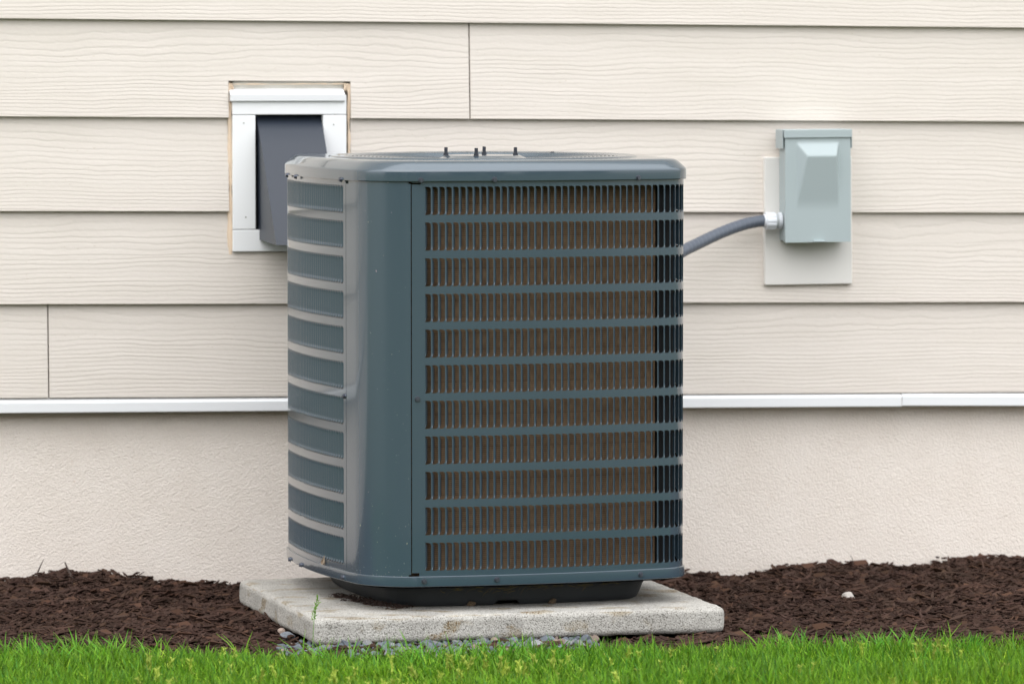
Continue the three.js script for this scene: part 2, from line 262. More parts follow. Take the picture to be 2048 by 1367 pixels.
// ---------------------------------------------------------------- concrete pad
{
  const fl = atHeight(628, 1238, PT), fr = atHeight(1452, 1213, PT), dir = fr.clone().sub(fl), wd = dir.length(), yaw = Math.atan2(-dir.z, dir.x), D = 0.67, T = 0.047;
  const ey = V3(-dir.z, 0, dir.x).normalize().negate(), c = fl.clone().lerp(fr, 0.5).addScaledVector(V3(dir.z, 0, -dir.x).normalize(), D / 2);
  const tex = texture(1024, 1024, (x, y) => { const n = fbm(x / 120, y / 120, 1, 4), s = noise(x / 2.6, y / 2.6, 2), s2 = noise(x / 5, y / 5, 7), st = smooth(0.05, 0.4, fbm(x / 90, y / 60, 11, 4)), br = smooth(0.2, 0.6, noise(x / 4, y / 7, 21) + 0.5 * noise(x / 60, y / 60, 22)) * st; const d = (s > 0.35 ? -46 : 0) + (s2 > 0.45 ? -30 : 0) + (s < -0.4 ? 16 : 0); return [176 + 34 * n + 1.45 * d - 46 * br - 22 * st, 172 + 34 * n + 1.45 * d - 62 * br - 28 * st, 165 + 33 * n + 1.45 * d - 80 * br - 38 * st]; }, { srgb: true });
  const bump = grey(1024, 1024, (x, y) => 0.6 + 0.25 * noise(x / 5, y / 5, 3) + 0.2 * noise(x / 2.3, y / 2.3, 5) - (noise(x / 4, y / 4, 2) > 0.4 ? 0.3 : 0));
  const g = new THREE.BoxGeometry(wd, T, D, 150, 12, 110), p = g.attributes.position, nn = g.attributes.normal, uv = g.attributes.uv, R = 0.011, q = V3(), n = V3();
  for (let i = 0; i < p.count; i++) {
    q.fromBufferAttribute(p, i); const N = V3().fromBufferAttribute(nn, i);
    uv.setXY(i, (Math.abs(N.x) > 0.5 ? q.z + 0.71 : q.x) * 1.35, (Math.abs(N.y) > 0.5 ? q.z : q.y) * 1.35 + (Math.abs(N.y) > 0.5 ? 0 : 0.37));
    const k = V3(clamp(q.x, -wd / 2 + R, wd / 2 - R), clamp(q.y, -T / 2 + R, T / 2 - R), clamp(q.z, -D / 2 + R, D / 2 - R));
    n.copy(q).sub(k); if (n.length() < 1e-6) n.copy(N); n.normalize();
    const a = 0.0026 * noise(q.x * 14, q.y * 14 + 3, q.z * 14) + 0.0014 * noise(q.x * 55, q.y * 55, q.z * 55), edge = 1 - Math.max(Math.abs(n.x), Math.abs(n.y), Math.abs(n.z));
    q.copy(k).addScaledVector(n, R + a * (N.y > 0.5 && edge < 0.05 ? 0.25 : 1) - 0.006 * edge * Math.max(0, noise(k.x * 22, k.y * 10, k.z * 22)));
    p.setXYZ(i, q.x, q.y, q.z); nn.setXYZ(i, n.x, n.y, n.z);
  }
  const m = mesh('concrete_pad', g, std(0xffffff, 0.95, { map: tex, bumpMap: bump, bumpScale: 0.0016 }));
  m.position.set(c.x, PT - T / 2, c.z); m.rotation.y = yaw;
  m.userData = { label: 'weathered grey concrete pad under the air conditioner', category: 'concrete pad' };
  var PAD = { c, yaw, wd, D };
}
const onPad = (x, z, m = 0) => { const dx = x - PAD.c.x, dz = z - PAD.c.z, a = dx * Math.cos(PAD.yaw) - dz * Math.sin(PAD.yaw), b = dx * Math.sin(PAD.yaw) + dz * Math.cos(PAD.yaw); return Math.abs(a) < PAD.wd / 2 + m && Math.abs(b) < PAD.D / 2 + m; };

// ---------------------------------------------------------------- air conditioner
{
  // outline of the cabinet: four bowed sides and four corners, as arcs of turning normal
  const P0 = atDepth(832, 760, 8.79).setY(0), segs = [], RC = 0.06, RF = 0.105, LF = 0.473, LL = 0.474;
  const mid = n => V3(Math.cos(rad(n)), 0, -Math.sin(rad(n)));
  const disp = (L, a, b) => { const A = rad(a), B = rad(b), R = L / (B - A); return V3(R * (Math.sin(B) - Math.sin(A)), 0, R * (Math.cos(B) - Math.cos(A))); };
  const arc = (r, a, b) => r * rad(b - a);
  const fix = [[LF, 8.5, 26.5], [arc(RC, 26.5, 98.5), 26.5, 98.5], null, [arc(RC, 116.5, 188.5), 116.5, 188.5], null, [arc(RC, 206.5, 278.5), 206.5, 278.5], [LL, 278.5, 296.5], [arc(RF, 296.5, 368.5), 296.5, 368.5]];
  const S = V3(); for (const f of fix) if (f) S.add(disp(...f));
  const dR = disp(1, 98.5, 116.5), dB = disp(1, 188.5, 206.5), det = dR.x * dB.z - dR.z * dB.x;
  const LR = (-S.x * dB.z + S.z * dB.x) / det, LB = (-dR.x * S.z + dR.z * S.x) / det;
  fix[2] = [LR, 98.5, 116.5]; fix[4] = [LB, 188.5, 206.5];
  let acc = 0; const q = P0.clone(); for (const [L, a, b] of fix) { segs.push({ s0: acc, L, a, b, p: q.clone() }); acc += L; q.add(disp(L, a, b)); }
  const PER = acc;
  function out(s) { s = ((s % PER) + PER) % PER; for (const g of segs) if (s <= g.s0 + g.L + 1e-9) { const k = (s - g.s0), an = g.a + (g.b - g.a) * k / g.L; return { p: g.p.clone().add(k > 1e-7 ? disp(k, g.a, an) : V3()), n: V3(Math.sin(rad(an)), 0, Math.cos(rad(an))) }; } }
  const cen = V3(); for (let i = 0; i < 400; i++) cen.add(out(i / 400 * PER).p); cen.multiplyScalar(1 / 400);
  const project = p => { const v = p.clone().applyMatrix4(camera.matrixWorldInverse); return [1024 - v.x / v.z * F, 683.5 + v.y / v.z * F]; };
  const sAt = (px, s0, s1, y = 0.6) => { let best = s0, bd = 1e9; for (let i = 0; i <= 4000; i++) { const s = lerp(s0, s1, i / 4000), d = Math.abs(project(out(s).p.setY(y))[0] - px); if (d < bd) { bd = d; best = s; } } return best; };
  const hAt = (px, py, s) => { const p = out(s).p; return atDepth(px, py, -p.z).y; };
  const yLid = hAt(850, 363, 0.016), yRim = hAt(850, 1152, 0.016), yRim0 = hAt(850, 1173, 0.016), yR0 = hAt(856, 373.5, 0.016), RP = (hAt(856, 374, 0.016) - hAt(856, 1085.5, 0.016)) / 10, SH = RP * 0.79;

  const base = V3(cen.x, PT, cen.z);
  const t = thing('air_conditioner', 'blue grey metal air conditioner condenser unit with louvered sides on concrete pad', 'air conditioner', base);
  const loc = (s, y, off = 0) => { const o = out(s); return { p: o.p.addScaledVector(o.n, off).setY(y).sub(base), n: o.n }; };
  const strip = (s0, s1, prof, step = 0.008) => { const n = Math.max(2, Math.ceil((s1 - s0) / step)); const g = grid(n, prof.length - 1, (a, b, i, j) => { const s = lerp(s0, s1, a), r = loc(s, prof[j][1], prof[j][0]); return { p: r.p, uv: [s, prof[j][1]] }; }); return g; };

  // paint
  const peel = grey(512, 512, (x, y) => 0.5 + 0.5 * noise(x / 5, y / 5, 2)); peel.repeat.set(6, 6);
  const C = [0.039, 0.066, 0.09];
  const paint = new THREE.MeshPhysicalMaterial({ color: RGB(...C), roughness: 0.24, ior: 1.65, clearcoat: 0.85, clearcoatRoughness: 0.06, bumpMap: peel, bumpScale: 0.000018, side: THREE.DoubleSide });
  const dirty = (() => { // the same paint with dry splashes of soil, thickest low down where rain threw them up
    const cv = document.createElement('canvas'); cv.width = 1024; cv.height = 2048; const x = cv.getContext('2d'), R = rng(5);
    const c0 = RGB(...C); x.fillStyle = '#' + c0.getHexString(); x.fillRect(0, 0, 1024, 2048);
    for (let i = 0; i < 520; i++) { const h = Math.pow(R(), 2.6), a = 0.35 + 0.5 * R(), r = 0.7 + 1.9 * R() * R(); x.fillStyle = `rgba(${170 + 40 * R()},${160 + 40 * R()},${140 + 40 * R()},${a})`; x.beginPath(); x.ellipse(1024 * R(), 2048 * (1 - h), r * 0.8, r * (0.8 + 1.4 * R()), R() - 0.5, 0, 7); x.fill(); }
    const tx = new THREE.CanvasTexture(cv); tx.colorSpace = THREE.SRGBColorSpace; tx.wrapS = tx.wrapT = THREE.RepeatWrapping; tx.repeat.set(1 / 0.38, 1 / 0.76); tx.offset.set(0.5, -yRim / 0.76); const m = paint.clone(); m.color.set(0xffffff); m.map = tx; return m;
  })();
  const dark = std(RGB(0.012, 0.012, 0.013), 0.9, { side: THREE.DoubleSide });

  // louvered panels
  const sL1 = sAt(692, -0.4, -0.1), sC1 = sAt(822.5, -0.12, 0.03), sSlot = sAt(850, 0, 0.1), sLs = sAt(686, -0.5, -0.1);
  const PITCH_S = 0.01262, SW = 0.0106, RAD = 0.005;
  const rows = Array.from({ length: 11 }, (_, i) => yR0 - i * RP), yTop = yLid + 0.012, yBot = yRim - 0.01;
  const TILT = 0.0014, cellY = [0, 0.0004, 0.0012, 0.0022, 0.0036, 0.0052, 0.008], cellYs = [...cellY, ...cellY.slice().reverse().map(v => SH - v)];
  const endTaper = d => smooth(0.0004, 0.007, Math.min(d, SH - d));
  const leftOf = d => { const k = Math.min(d, SH - d); return k >= RAD ? SW : SW - RAD + Math.sqrt(Math.max(0, RAD * RAD - (RAD - k) ** 2)); };
  const cellGeo = (s0, y0) => grid(4, cellYs.length - 1, (a, b, i, j) => { const d = cellYs[j], x = lerp(leftOf(d), PITCH_S + 0.0004, i === 4 ? 1 : [0, 0.3, 0.55, 0.8][i]), k = clamp((x - SW) / (PITCH_S + 0.0004 - SW)); const r = loc(s0 + x, y0 - d, -TILT * k * k * endTaper(d)); return { p: r.p, uv: [s0, y0 - d] }; });
  const lip = [[0.0004, 0], ...cellYs.map(d => [leftOf(d), -d]), [0.0004, -SH]];
  const lipGeo = (s0, y0) => grid(lip.length - 1, 1, (a, b, i, j) => { const c = lip[i], r = loc(s0 + c[0], y0 + c[1], j ? -0.0014 : 0); return { p: r.p }; });
  const finProf = [[0.0004, -TILT], [0.0015, -0.0021], [0.0029, -0.0037], [0.0045, -0.0066], [0.0061, -0.0106]];
  const finGeo = s0 => { const ys = [-0.0002, -0.0012, -0.0022, -0.0036, -0.0052, -0.008, -0.0095].flatMap(v => [v]), all = [...ys, ...ys.slice().reverse().map(v => -SH - v)]; return grid(finProf.length - 1, all.length - 1, (a, b, i, j) => { const k = lerp(0.1, 1, endTaper(-all[j])), r = loc(s0 + lerp(0.0004, finProf[i][0], k), 0, finProf[i][1] * k); r.p.y = all[j]; return { p: r.p, uv: [s0, all[j]] }; }); };
  function panel(s0, s1, first, cols, backwards, keep) {
    const list = [], pan = mesh('louver_panel', new THREE.BufferGeometry(), paint, t), rest = [];
    const a = backwards ? first - cols * PITCH_S + (PITCH_S - SW) : first, e = a + cols * PITCH_S;
    const nt = keep ? 0.016 : 0, y1n = yLid - 0.005, y2n = yRim + 0.0035; // short notches at the panel's corners beside the seam
    list.push(strip(s0 + nt, s1, [[0, yTop], [0, rows[0]]]), strip(s0 + nt, s1, [[0, rows[10] - SH], [0, yBot]]));
    if (nt) list.push(strip(s0, s0 + nt, [[0, y1n], [0, rows[0]]]), strip(s0, s0 + nt, [[0, yTop], [0, y1n + 0.0028]]), strip(s0, s0 + nt * 0.8, [[0, rows[10] - SH], [0, y2n + 0.0025]]), strip(s0 + nt * 0.8, s0 + nt, [[0, rows[10] - SH], [0, yBot]]));
    for (let i = 0; i < 10; i++) list.push(strip(a, e, [[0, rows[i] - SH], [0, rows[i + 1]]]));
    list.push(strip(s0, a, [[0, rows[0]], [0, rows[10] - SH]]), strip(e, s1, [[0, rows[0]], [0, rows[10] - SH]]));
    for (const s of [s0, s1]) list.push(grid(1, 1, (u, v, i, j) => loc(s, j ? yTop : yBot, i ? -0.012 : 0)));
    let kept = 0;
    for (let c = 0; c < cols; c++) {
      const s = a + c * PITCH_S, fin = finGeo(s);
      for (let r = 0; r < 11; r++) {
        list.push(cellGeo(s, rows[r]), lipGeo(s, rows[r]));
        const y = rows[r] - base.y + PT;
        if (kept < keep && c < Math.ceil(keep / 11)) { const m = mesh('louver', fin, paint, pan); m.position.y = rows[r] - base.y; kept++; }
        else { const f = fin.clone(); f.translate(0, rows[r] - base.y, 0); rest.push(f); }
      }
    }
    for (const g of list) if (!g.attributes.normal) g.computeVertexNormals();
    pan.geometry = merge(list);
    if (rest.length) mesh('louvers', merge(rest), paint, pan).userData.kind = 'stuff';
    return pan;
  }
  const sRight = LF + arc(RC, 25, 97) + LR * 0.72, sBack = PER + sL1 - 0.02;
  const fc = Math.floor((sRight - 0.012 - sSlot) / PITCH_S), lc = 42, sLeft = sL1 - (sL1 - sLs) - lc * PITCH_S - 0.02;
  panel(sC1 + 0.0009, sRight, sSlot, fc, false, 297).userData.label = 'open louvered front panel with brown coil behind';
  panel(sLeft, sL1 - 0.0009, sLs, lc, true, 0).userData.label = 'louvered side panel seen at a slant';
  { const s0 = sRight + 0.002, s1 = PER + sLeft - 0.002; panel(s0, s1, s0 + 0.02, Math.floor((s1 - s0 - 0.04) / PITCH_S), false, 0).userData.label = 'louvered rear panel'; }
  { // smooth corner panel, its vertical edges turned in
    const a = sL1 + 0.0034, b = sC1 - 0.0009, pn = [[0.0012, yBot], [0.0012, yTop - 0.006]];
    const fl = s => grid(1, 1, (u, v, i, j) => loc(s, j ? yTop - 0.006 : yBot, i ? -0.012 : 0.0012));
    mesh('corner_panel', merge([strip(a + 0.011, b - 0.004, pn, 0.004), strip(a, a + 0.011, [[0.0012, yBot], [0.0012, yLid - 0.006]], 0.003), strip(b - 0.004, b, [[0.0012, yRim + 0.003], [0.0012, yLid - 0.004]], 0.002), fl(a), fl(b)]), dirty, t).userData.label = 'smooth rounded corner panel with dried soil splashes';
  }
  // lid: pressed shell rounding over to a flat top with a raised ring
  const y0 = yLid - base.y, RG = 0.25;
  const lidProf = [[0.002, yLid], [0.0042, yLid], [0.0046, yLid + 0.0015], [0.0046, yLid + 0.0165], [0.0042, yLid + 0.0188], [0.0028, yLid + 0.021], [-0.0035, yLid + 0.0268], [-0.009, yLid + 0.0316], [-0.0135, yLid + 0.0347], [-0.018, yLid + 0.0362], [-0.023, yLid + 0.0369], [-0.028, yLid + 0.037]];
  const yT = yLid + 0.037, nL = 320;
  {
    const shell = grid(nL, lidProf.length - 1, (a, b, i, j) => { const r = loc(a * PER, lidProf[j][1], lidProf[j][0]); return { p: r.p, uv: [a * PER, lidProf[j][1]] }; });
    const ring = [[0.286, 0], [0.284, 0.0018], [0.281, 0.0026], [0.277, 0.0026], [0.274, 0.0012], [0.27, 0.0008], [0.258, 0.0008], [0.253, 0.0004], [0.251, -0.003], [0.25, -0.02]];
    const top = grid(nL, 6 + ring.length, (a, b, i, j) => { const r = loc(a * PER, yT, -0.028), an = Math.atan2(r.p.z, r.p.x); if (j <= 6) { const c = V3(Math.cos(an) * ring[0][0], r.p.y, Math.sin(an) * ring[0][0]); return { p: r.p.lerp(c, j / 6) }; } const [R, h] = ring[j - 7]; return { p: V3(Math.cos(an) * R, yT - base.y + h, Math.sin(an) * R) }; });
    mesh('lid', merge([shell, top]), paint, t);
  }
  { // fan guard: rings on radial ribs, hub plate in the middle
    const list = [], yg = yT - base.y - 0.0065;
    for (let k = 0; k < 22; k++) { const r = 0.092 + k * 0.0073, tr = new THREE.TorusGeometry(r, 0.0013, 6, 96); tr.rotateX(Math.PI / 2); tr.translate(0, yg + 0.0065 * smooth(0.1, 0.25, r), 0); list.push(tr); }
    for (let k = 0; k < 12; k++) { const b = new THREE.BoxGeometry(0.17, 0.003, 0.0035); b.rotateZ(0.036); b.translate(0.166, yg + 0.002, 0); b.rotateY(k / 12 * 2 * Math.PI + 0.2); list.push(b); }
    mesh('fan_guard', merge(list), paint, t);
    mesh('hub_plate', new THREE.LatheGeometry([[0.0, 0.0075], [0.066, 0.0075], [0.069, 0.007], [0.0835, 0.0006], [0.09, 0], [0.09, -0.002]].map(a => new THREE.Vector2(...a)), 72).translate(0, yg + 0.001, 0), paint, t);
    const yb = yg + 0.008, bm = std(RGB(0.045, 0.048, 0.058), 0.4, { metalness: 0.4 });
    for (const [px, dz] of [[892, 0.0], [953, 0.064], [968, -0.064], [1031, 0.0]]) {
      const g = merge([new THREE.CylinderGeometry(0.0033, 0.0034, 0.0125, 14).translate(0, 0.0085, 0), new THREE.CylinderGeometry(0.0052, 0.0052, 0.0042, 6).translate(0, 0.0021, 0), new THREE.CylinderGeometry(0.0062, 0.0066, 0.0009, 16)]);
      const m = mesh('bolt', g, bm, t); m.position.set((px - 966) / F * -cen.z, yb, dz);
    }
    const sc = mesh('screw', new THREE.CylinderGeometry(0.004, 0.0045, 0.004, 6), bm, t); sc.position.set((1107 - 966) / F * -cen.z, yT - base.y + 0.001, -0.24);
    // dark fan well below
    mesh('fan_well', merge([new THREE.CylinderGeometry(0.25, 0.25, 0.2, 48, 1, true).translate(0, yT - base.y - 0.12, 0), new THREE.CircleGeometry(0.25, 48).rotateX(-Math.PI / 2).translate(0, yT - base.y - 0.21, 0)]), dark, t);
  }
  // bottom rim of the base pan
  mesh('base_rim', strip(0, PER, [[-0.006, yRim], [0.0022, yRim], [0.0032, yRim - 0.001], [0.0032, yRim0 + 0.0015], [0.002, yRim0], [-0.012, yRim0 - 0.002], [-0.03, yRim0 - 0.004]]), paint, t);
  { // black plastic feet tray
    const yb = PT + 0.0005, yh = yRim0 - 0.003, sa = sAt(1030, 0.1, 0.4, 0.1), s2 = sAt(935, 0.05, 0.4, 0.1), s3 = sAt(1148, 0.1, 0.5, 0.1);
    const prof = [[0.92, 0], [0.83, 0.12], [0.81, 0.2], [0.8, 0.35], [0.785, 0.7], [0.77, 0.93], [0.75, 1]];
    const g = grid(420, prof.length - 1, (a, b, i, j) => { const s = a * PER, lift = 0.009 * smooth(0.034, 0.022, Math.abs(s - sa)) + 0.008 * (smooth(0.009, 0.006, Math.abs(s - s2)) + smooth(0.007, 0.005, Math.abs(s - s3))); const y = lerp(yh, yb, prof[j][1]); const p = loc(s, 0, 0).p; p.x *= prof[j][0]; p.z *= prof[j][0]; p.y = Math.max(y, yb + lift * prof[j][1]) - base.y; return { p }; });
    mesh('base_tray', g, std(RGB(0.028, 0.031, 0.034), 0.5, { side: THREE.DoubleSide, bumpMap: peel, bumpScale: 0.0002 }), t);
  }
  { // coil and dark inside
    const cm = texture(512, 512, (x, y) => { const ln = (y % 16) / 16, d = ln < 0.3 ? -30 : 0, ff = (x % 8) < 3 ? -9 : 0, n = fbm(x / 50, y / 70, 2, 4), tb = (y % 128) < 11 ? -16 : 0, st = noise(x / 5, y / 120, 3) > 0.42 ? 22 : 0; return [138 + 36 * n + d + ff + tb + st, 112 + 32 * n + d * 0.9 + ff + tb + st, 87 + 28 * n + d * 0.8 + ff + tb + st * 0.9]; }, { srgb: true });
    cm.repeat.set(1 / 0.116, 1 / 0.116);
    const e = sAt(1322, LF - 0.12, LF + 0.05), eC = e + 0.0045, cg = strip(-0.75, e + 0.004, [[-0.03, yRim0], [-0.03, yLid + 0.02]]);
    mesh('coil', cg, std(0xffffff, 0.85, { map: cm, side: THREE.DoubleSide }), t).userData.label = 'brown dusty condenser coil behind the louvers';
    mesh('inner_liner', merge([...[[0, eC, 0.052], [eC, PER - 0.78, 0.017], [PER - 0.78, PER, 0.052]].map(([a, b, d]) => strip(a, b, [[-d, yRim0 - 0.002], [-d, yLid + 0.028]])), ...[eC, PER - 0.78].map(a => grid(1, 1, (u, v, i, j) => loc(a, j ? yLid + 0.028 : yRim0 - 0.002, i ? -0.052 : -0.017))), grid(80, 1, (a, b) => ({ p: loc(a * PER, yRim0 - 0.0035, b ? -0.2 : -0.01).p }))]), dark, t);
  }
  { // dry grass clippings caught under the rim, mud daubs at the tray's notches, a husk on the rim
    const R = rng(21), l = []; for (let i = 0; i < 150; i++) { const s = 0.03 + 0.42 * R(), f = R() * R(), q = loc(s, 0, 0).p, k = lerp(0.835, 0.803, f), y = lerp(yRim0 - 0.006, yRim0 - 0.02, f), g = blade(R, 0.008 + 0.016 * R(), 0.0008, 0.5, [1, 1, 1]); g.deleteAttribute('color'); g.rotateZ(1.57 + (R() - 0.5) * 0.9); g.rotateX((R() - 0.5) * 0.4); g.translate(q.x * k, y - base.y, q.z * k + 0.004); l.push(g); }
    const m = mesh('grass_clippings', merge(l), std(RGB(0.2, 0.15, 0.05), 0.9, { side: THREE.DoubleSide })); m.position.copy(base); m.userData = { kind: 'stuff', label: 'dry grass clippings caught on the black tray under the rim', category: 'grass clippings' };
    for (const [px, lab] of [[935, 'brown mud daub at the notch left of the tray opening'], [1148, 'brown mud daub at the notch right of the tray opening']]) { const s = sAt(px, 0.05, 0.5, 0.1), q = loc(s, 0, 0).p, d = mesh('mud_daub', stoneGeo(px, 0.9), std(RGB(0.11, 0.075, 0.045), 1)); d.position.set(base.x + q.x * 0.765, PT + 0.004, base.z + q.z * 0.765); d.scale.set(0.0095, 0.0075, 0.008); d.userData = { label: lab, category: 'mud' }; }
    const hs = sAt(650, -0.6, -0.1, 0.13), hp = loc(hs, yRim + 0.0005, 0.005).p.add(base), h = mesh('seed_husk', new THREE.LatheGeometry([[0, 0], [0.0035, 0.001], [0.0045, 0.005], [0.0026, 0.009], [0.001, 0.013], [0.0008, 0.017]].map(a => new THREE.Vector2(...a)), 9, 0, 4.4), std(RGB(0.42, 0.33, 0.24), 0.9, { side: THREE.DoubleSide })); h.position.copy(hp); h.rotation.z = -0.2; h.userData = { label: 'small pale seed husk standing on the left bottom rim', category: 'seed husk' };
  }
  { // sheet metal screws
    const sm = std(RGB(0.11, 0.12, 0.15), 0.32, { metalness: 0.75 });
    const g0 = (() => { const hx = new THREE.CylinderGeometry(0.0036, 0.0038, 0.0036, 6); hx.translate(0, 0.0028, 0); const ws = new THREE.CylinderGeometry(0.0047, 0.0052, 0.0012, 20); ws.translate(0, 0.0006, 0); const sl = new THREE.BoxGeometry(0.0058, 0.0006, 0.001); sl.translate(0, 0.0046, 0); return merge([hx, ws, sl]).rotateX(Math.PI / 2); })();
    const put = (px, py, a, b, off) => { const s = sAt(px, a, b, atDepth(px, py, 9).y), o = out(s), y = atDepth(px, py, -o.p.z).y, m = mesh('screw', g0, sm, t); m.position.copy(loc(s, y, off).p); m.rotation.set(0, Math.atan2(o.n.x, o.n.z), px * 1.3, 'YXZ'); };
    for (const [px, py] of [[841, 360], [988, 359], [1275, 355]]) put(px, py, 0, LF + 0.03, 0.0042);
    for (const [px, py] of [[580, 350], [597, 353], [687, 359]]) put(px, py, -0.62, -0.1, 0.0042);
    for (const [px, py] of [[848, 1162], [993, 1158], [1280, 1148]]) put(px, py, 0, LF + 0.03, 0.003);
    for (const [px, py] of [[584, 1118], [606, 1129], [689, 1154]]) put(px, py, -0.62, -0.1, 0.003);
    put(835, 798, -0.02, 0.1, 0); put(689.5, 792, -0.4, -0.1, 0);
  }
}

// ---------------------------------------------------------------- bark mulch, gravel, stones
const rot = new THREE.Matrix4(), quat = new THREE.Quaternion(), eul = new THREE.Euler();
function inst(name, geo, mat, list, ud) { const m = new THREE.InstancedMesh(geo, mat, list.length); list.forEach((r, i) => { m.setMatrixAt(i, rot.compose(r.p, quat.setFromEuler(eul.set(...r.e, 'YXZ')), r.s)); m.setColorAt(i, r.c); }); m.name = numbered(name); m.castShadow = m.receiveShadow = true; m.userData = ud; scene.add(m); return m; }
function chip(R, l, w, h) { const g = new THREE.BoxGeometry(l, h, w, 2, 1, 1), p = g.attributes.position, taper = [0.25 + 0.7 * R(), 1, 0.2 + 0.7 * R()], bend = (R() - 0.5) * 0.4 * w, sk = (R() - 0.5) * w * 0.9, tw = (R() - 0.5) * 0.5; for (let i = 0; i < p.count; i++) { const x = p.getX(i), k = Math.round(x / l * 2 + 1), f = taper[k]; p.setXYZ(i, x + Math.sign(p.getZ(i)) * sk * (k === 1 ? 0 : 0.5), p.getY(i) * (0.5 + 0.5 * f) + tw * x * p.getZ(i) * 8 + (k === 1 ? bend * 0.3 : 0), p.getZ(i) * f + (k === 1 ? bend : 0)); } const q = g.toNonIndexed(); q.computeVertexNormals(); return q; }
function clump(R, n, rad_, pal) {
  const list = [];
  for (let i = 0; i < n; i++) {
    const big = R(), l = big < 0.55 ? 0.006 + 0.012 * R() : big < 0.9 ? 0.014 + 0.018 * R() : 0.03 + 0.022 * R(), w = Math.min(l * 0.5, 0.0018 + 0.0075 * R() * R() + l * 0.08), g = chip(R, l, w, 0.0012 + 0.0035 * R() * R());
    g.rotateX((R() - 0.5) * 1.1); g.rotateZ((R() - 0.5) * 0.7); g.rotateY(R() * 6.28); const a = R() * 6.28, r = Math.sqrt(R()) * rad_; g.translate(Math.cos(a) * r, 0.002 + R() * 0.009, Math.sin(a) * r);
    const c = pal(R), col = new Float32Array(g.attributes.position.count * 3); for (let k = 0; k < col.length; k += 3) { col[k] = c[0]; col[k + 1] = c[1]; col[k + 2] = c[2]; } g.setAttribute('color', new THREE.BufferAttribute(col, 3)); list.push(g);
  }
  return merge(list);
}
const bark = R => { const k = R(), v = 0.65 + 0.7 * R(); return k < 0.89 ? [0.052 * v, 0.032 * v, 0.0255 * v] : k < 0.98 ? [0.1 * v, 0.058 * v, 0.041 * v] : [0.17 * v, 0.11 * v, 0.07 * v]; };
{
  const R = rng(77), list = [], geos = [clump(rng(1), 22, 0.034, bark)];
  for (let i = 0; i < 26000; i++) {
    const x = -2.3 + 4.6 * R(), z = -(8.42 + R() * (wallDepth(x) - 8.42 + 0.01)); if (-z > wallDepth(x) - 0.004 || z > edgeZ(x) + 0.03 * R()) continue; if (onPad(x, z, -0.004)) continue;
    const nearPad = onPad(x, z, 0.055) && z > -8.9; if (nearPad && R() < 0.75) continue;
    const v = 0.75 + 0.5 * R(); list.push({ p: V3(x, bedH(x, z) + (R() - 0.3) * 0.005, z), e: [(R() - 0.5) * 0.5, R() * 6.28, (R() - 0.5) * 0.5], s: V3(1, 1, 1).multiplyScalar(0.75 + 0.55 * R()), c: RGB(v * (1 + 0.1 * R()), v, v * (1 - 0.08 * R())) });
  }
  const barkM = new THREE.MeshPhysicalMaterial({ color: 0xffffff, roughness: 1, vertexColors: true, specularIntensity: 0.25 });
  inst('mulch', geos[0], barkM, list, { kind: 'stuff', label: 'dark brown shredded bark mulch along the foundation', category: 'mulch' });
  // larger shreds and slabs lying on top, each turned its own way
  const l3 = [], big = chip(rng(6), 0.034, 0.009, 0.004), cc = new Float32Array(big.attributes.position.count * 3).fill(1); big.setAttribute('color', new THREE.BufferAttribute(cc, 3));
  for (let i = 0; i < 3600; i++) { const x = -2 + 4 * R(), z = -(8.5 + R() * (wallDepth(x) - 8.51)); if (z > edgeZ(x) || onPad(x, z, 0.006)) continue; const k = R(), v = 0.6 + 0.9 * R(), c = k < 0.8 ? [0.064, 0.039, 0.031] : k < 0.95 ? [0.1, 0.057, 0.04] : [0.2, 0.125, 0.075], q = Math.pow(R(), 2); l3.push({ p: V3(x, bedH(x, z) + 0.006 + 0.007 * R(), z), e: [(R() - 0.5) * 0.9, R() * 6.28, (R() - 0.5) * 0.7], s: V3(0.45 + 0.95 * R(), 0.7 + 0.8 * R(), 0.3 + 1.3 * q), c: RGB(c[0] * v, c[1] * v, c[2] * v) }); }
  inst('bark_chips', big, barkM, l3, { kind: 'stuff', label: 'larger brown bark chips scattered over the mulch', category: 'mulch' });
  // a few crumbs swept onto the pad beside the tray
  const l2 = []; for (let i = 0; i < 46; i++) { const k = R(), p = atHeight(lerp(668, 800, k) + 26 * (R() - 0.5), lerp(1190, 1216, k) + 8 * (R() - 0.5), PT); l2.push({ p: p.setY(PT - 0.003), e: [0, R() * 6.28, 0], s: V3(0.4, 0.3 + 0.35 * R(), 0.4), c: RGB(0.9, 0.85, 0.8) }); }
  inst('bark_crumbs', geos[0], std(0xffffff, 0.95, { vertexColors: true }), l2, { kind: 'stuff', label: 'loose bark crumbs on the concrete pad beside the black base', category: 'bark' });
}
function stoneGeo(seed, flat = 0.72) { const R = rng(seed), g = new THREE.IcosahedronGeometry(1, 3), p = g.attributes.position, pl = Array.from({ length: 9 }, () => { const n = V3(R() - 0.5, R() - 0.5, R() - 0.5).normalize(); return [n, 0.62 + 0.26 * R()]; }); for (let i = 0; i < p.count; i++) { const v = V3().fromBufferAttribute(p, i); for (const [n, d] of pl) { const k = v.dot(n); if (k > d) v.addScaledVector(n, d - k); } v.y *= flat; p.setXYZ(i, v.x, v.y, v.z); } const q = g.toNonIndexed ? (g.index ? g.toNonIndexed() : g) : g; q.computeVertexNormals(); return q; }
const stoneTex = texture(256, 256, (x, y) => { const n = fbm(x / 20, y / 20, 0, 4), s = noise(x / 3, y / 3); const v = 215 + 60 * n + 18 * s; return [v, v, v]; }, { srgb: true });
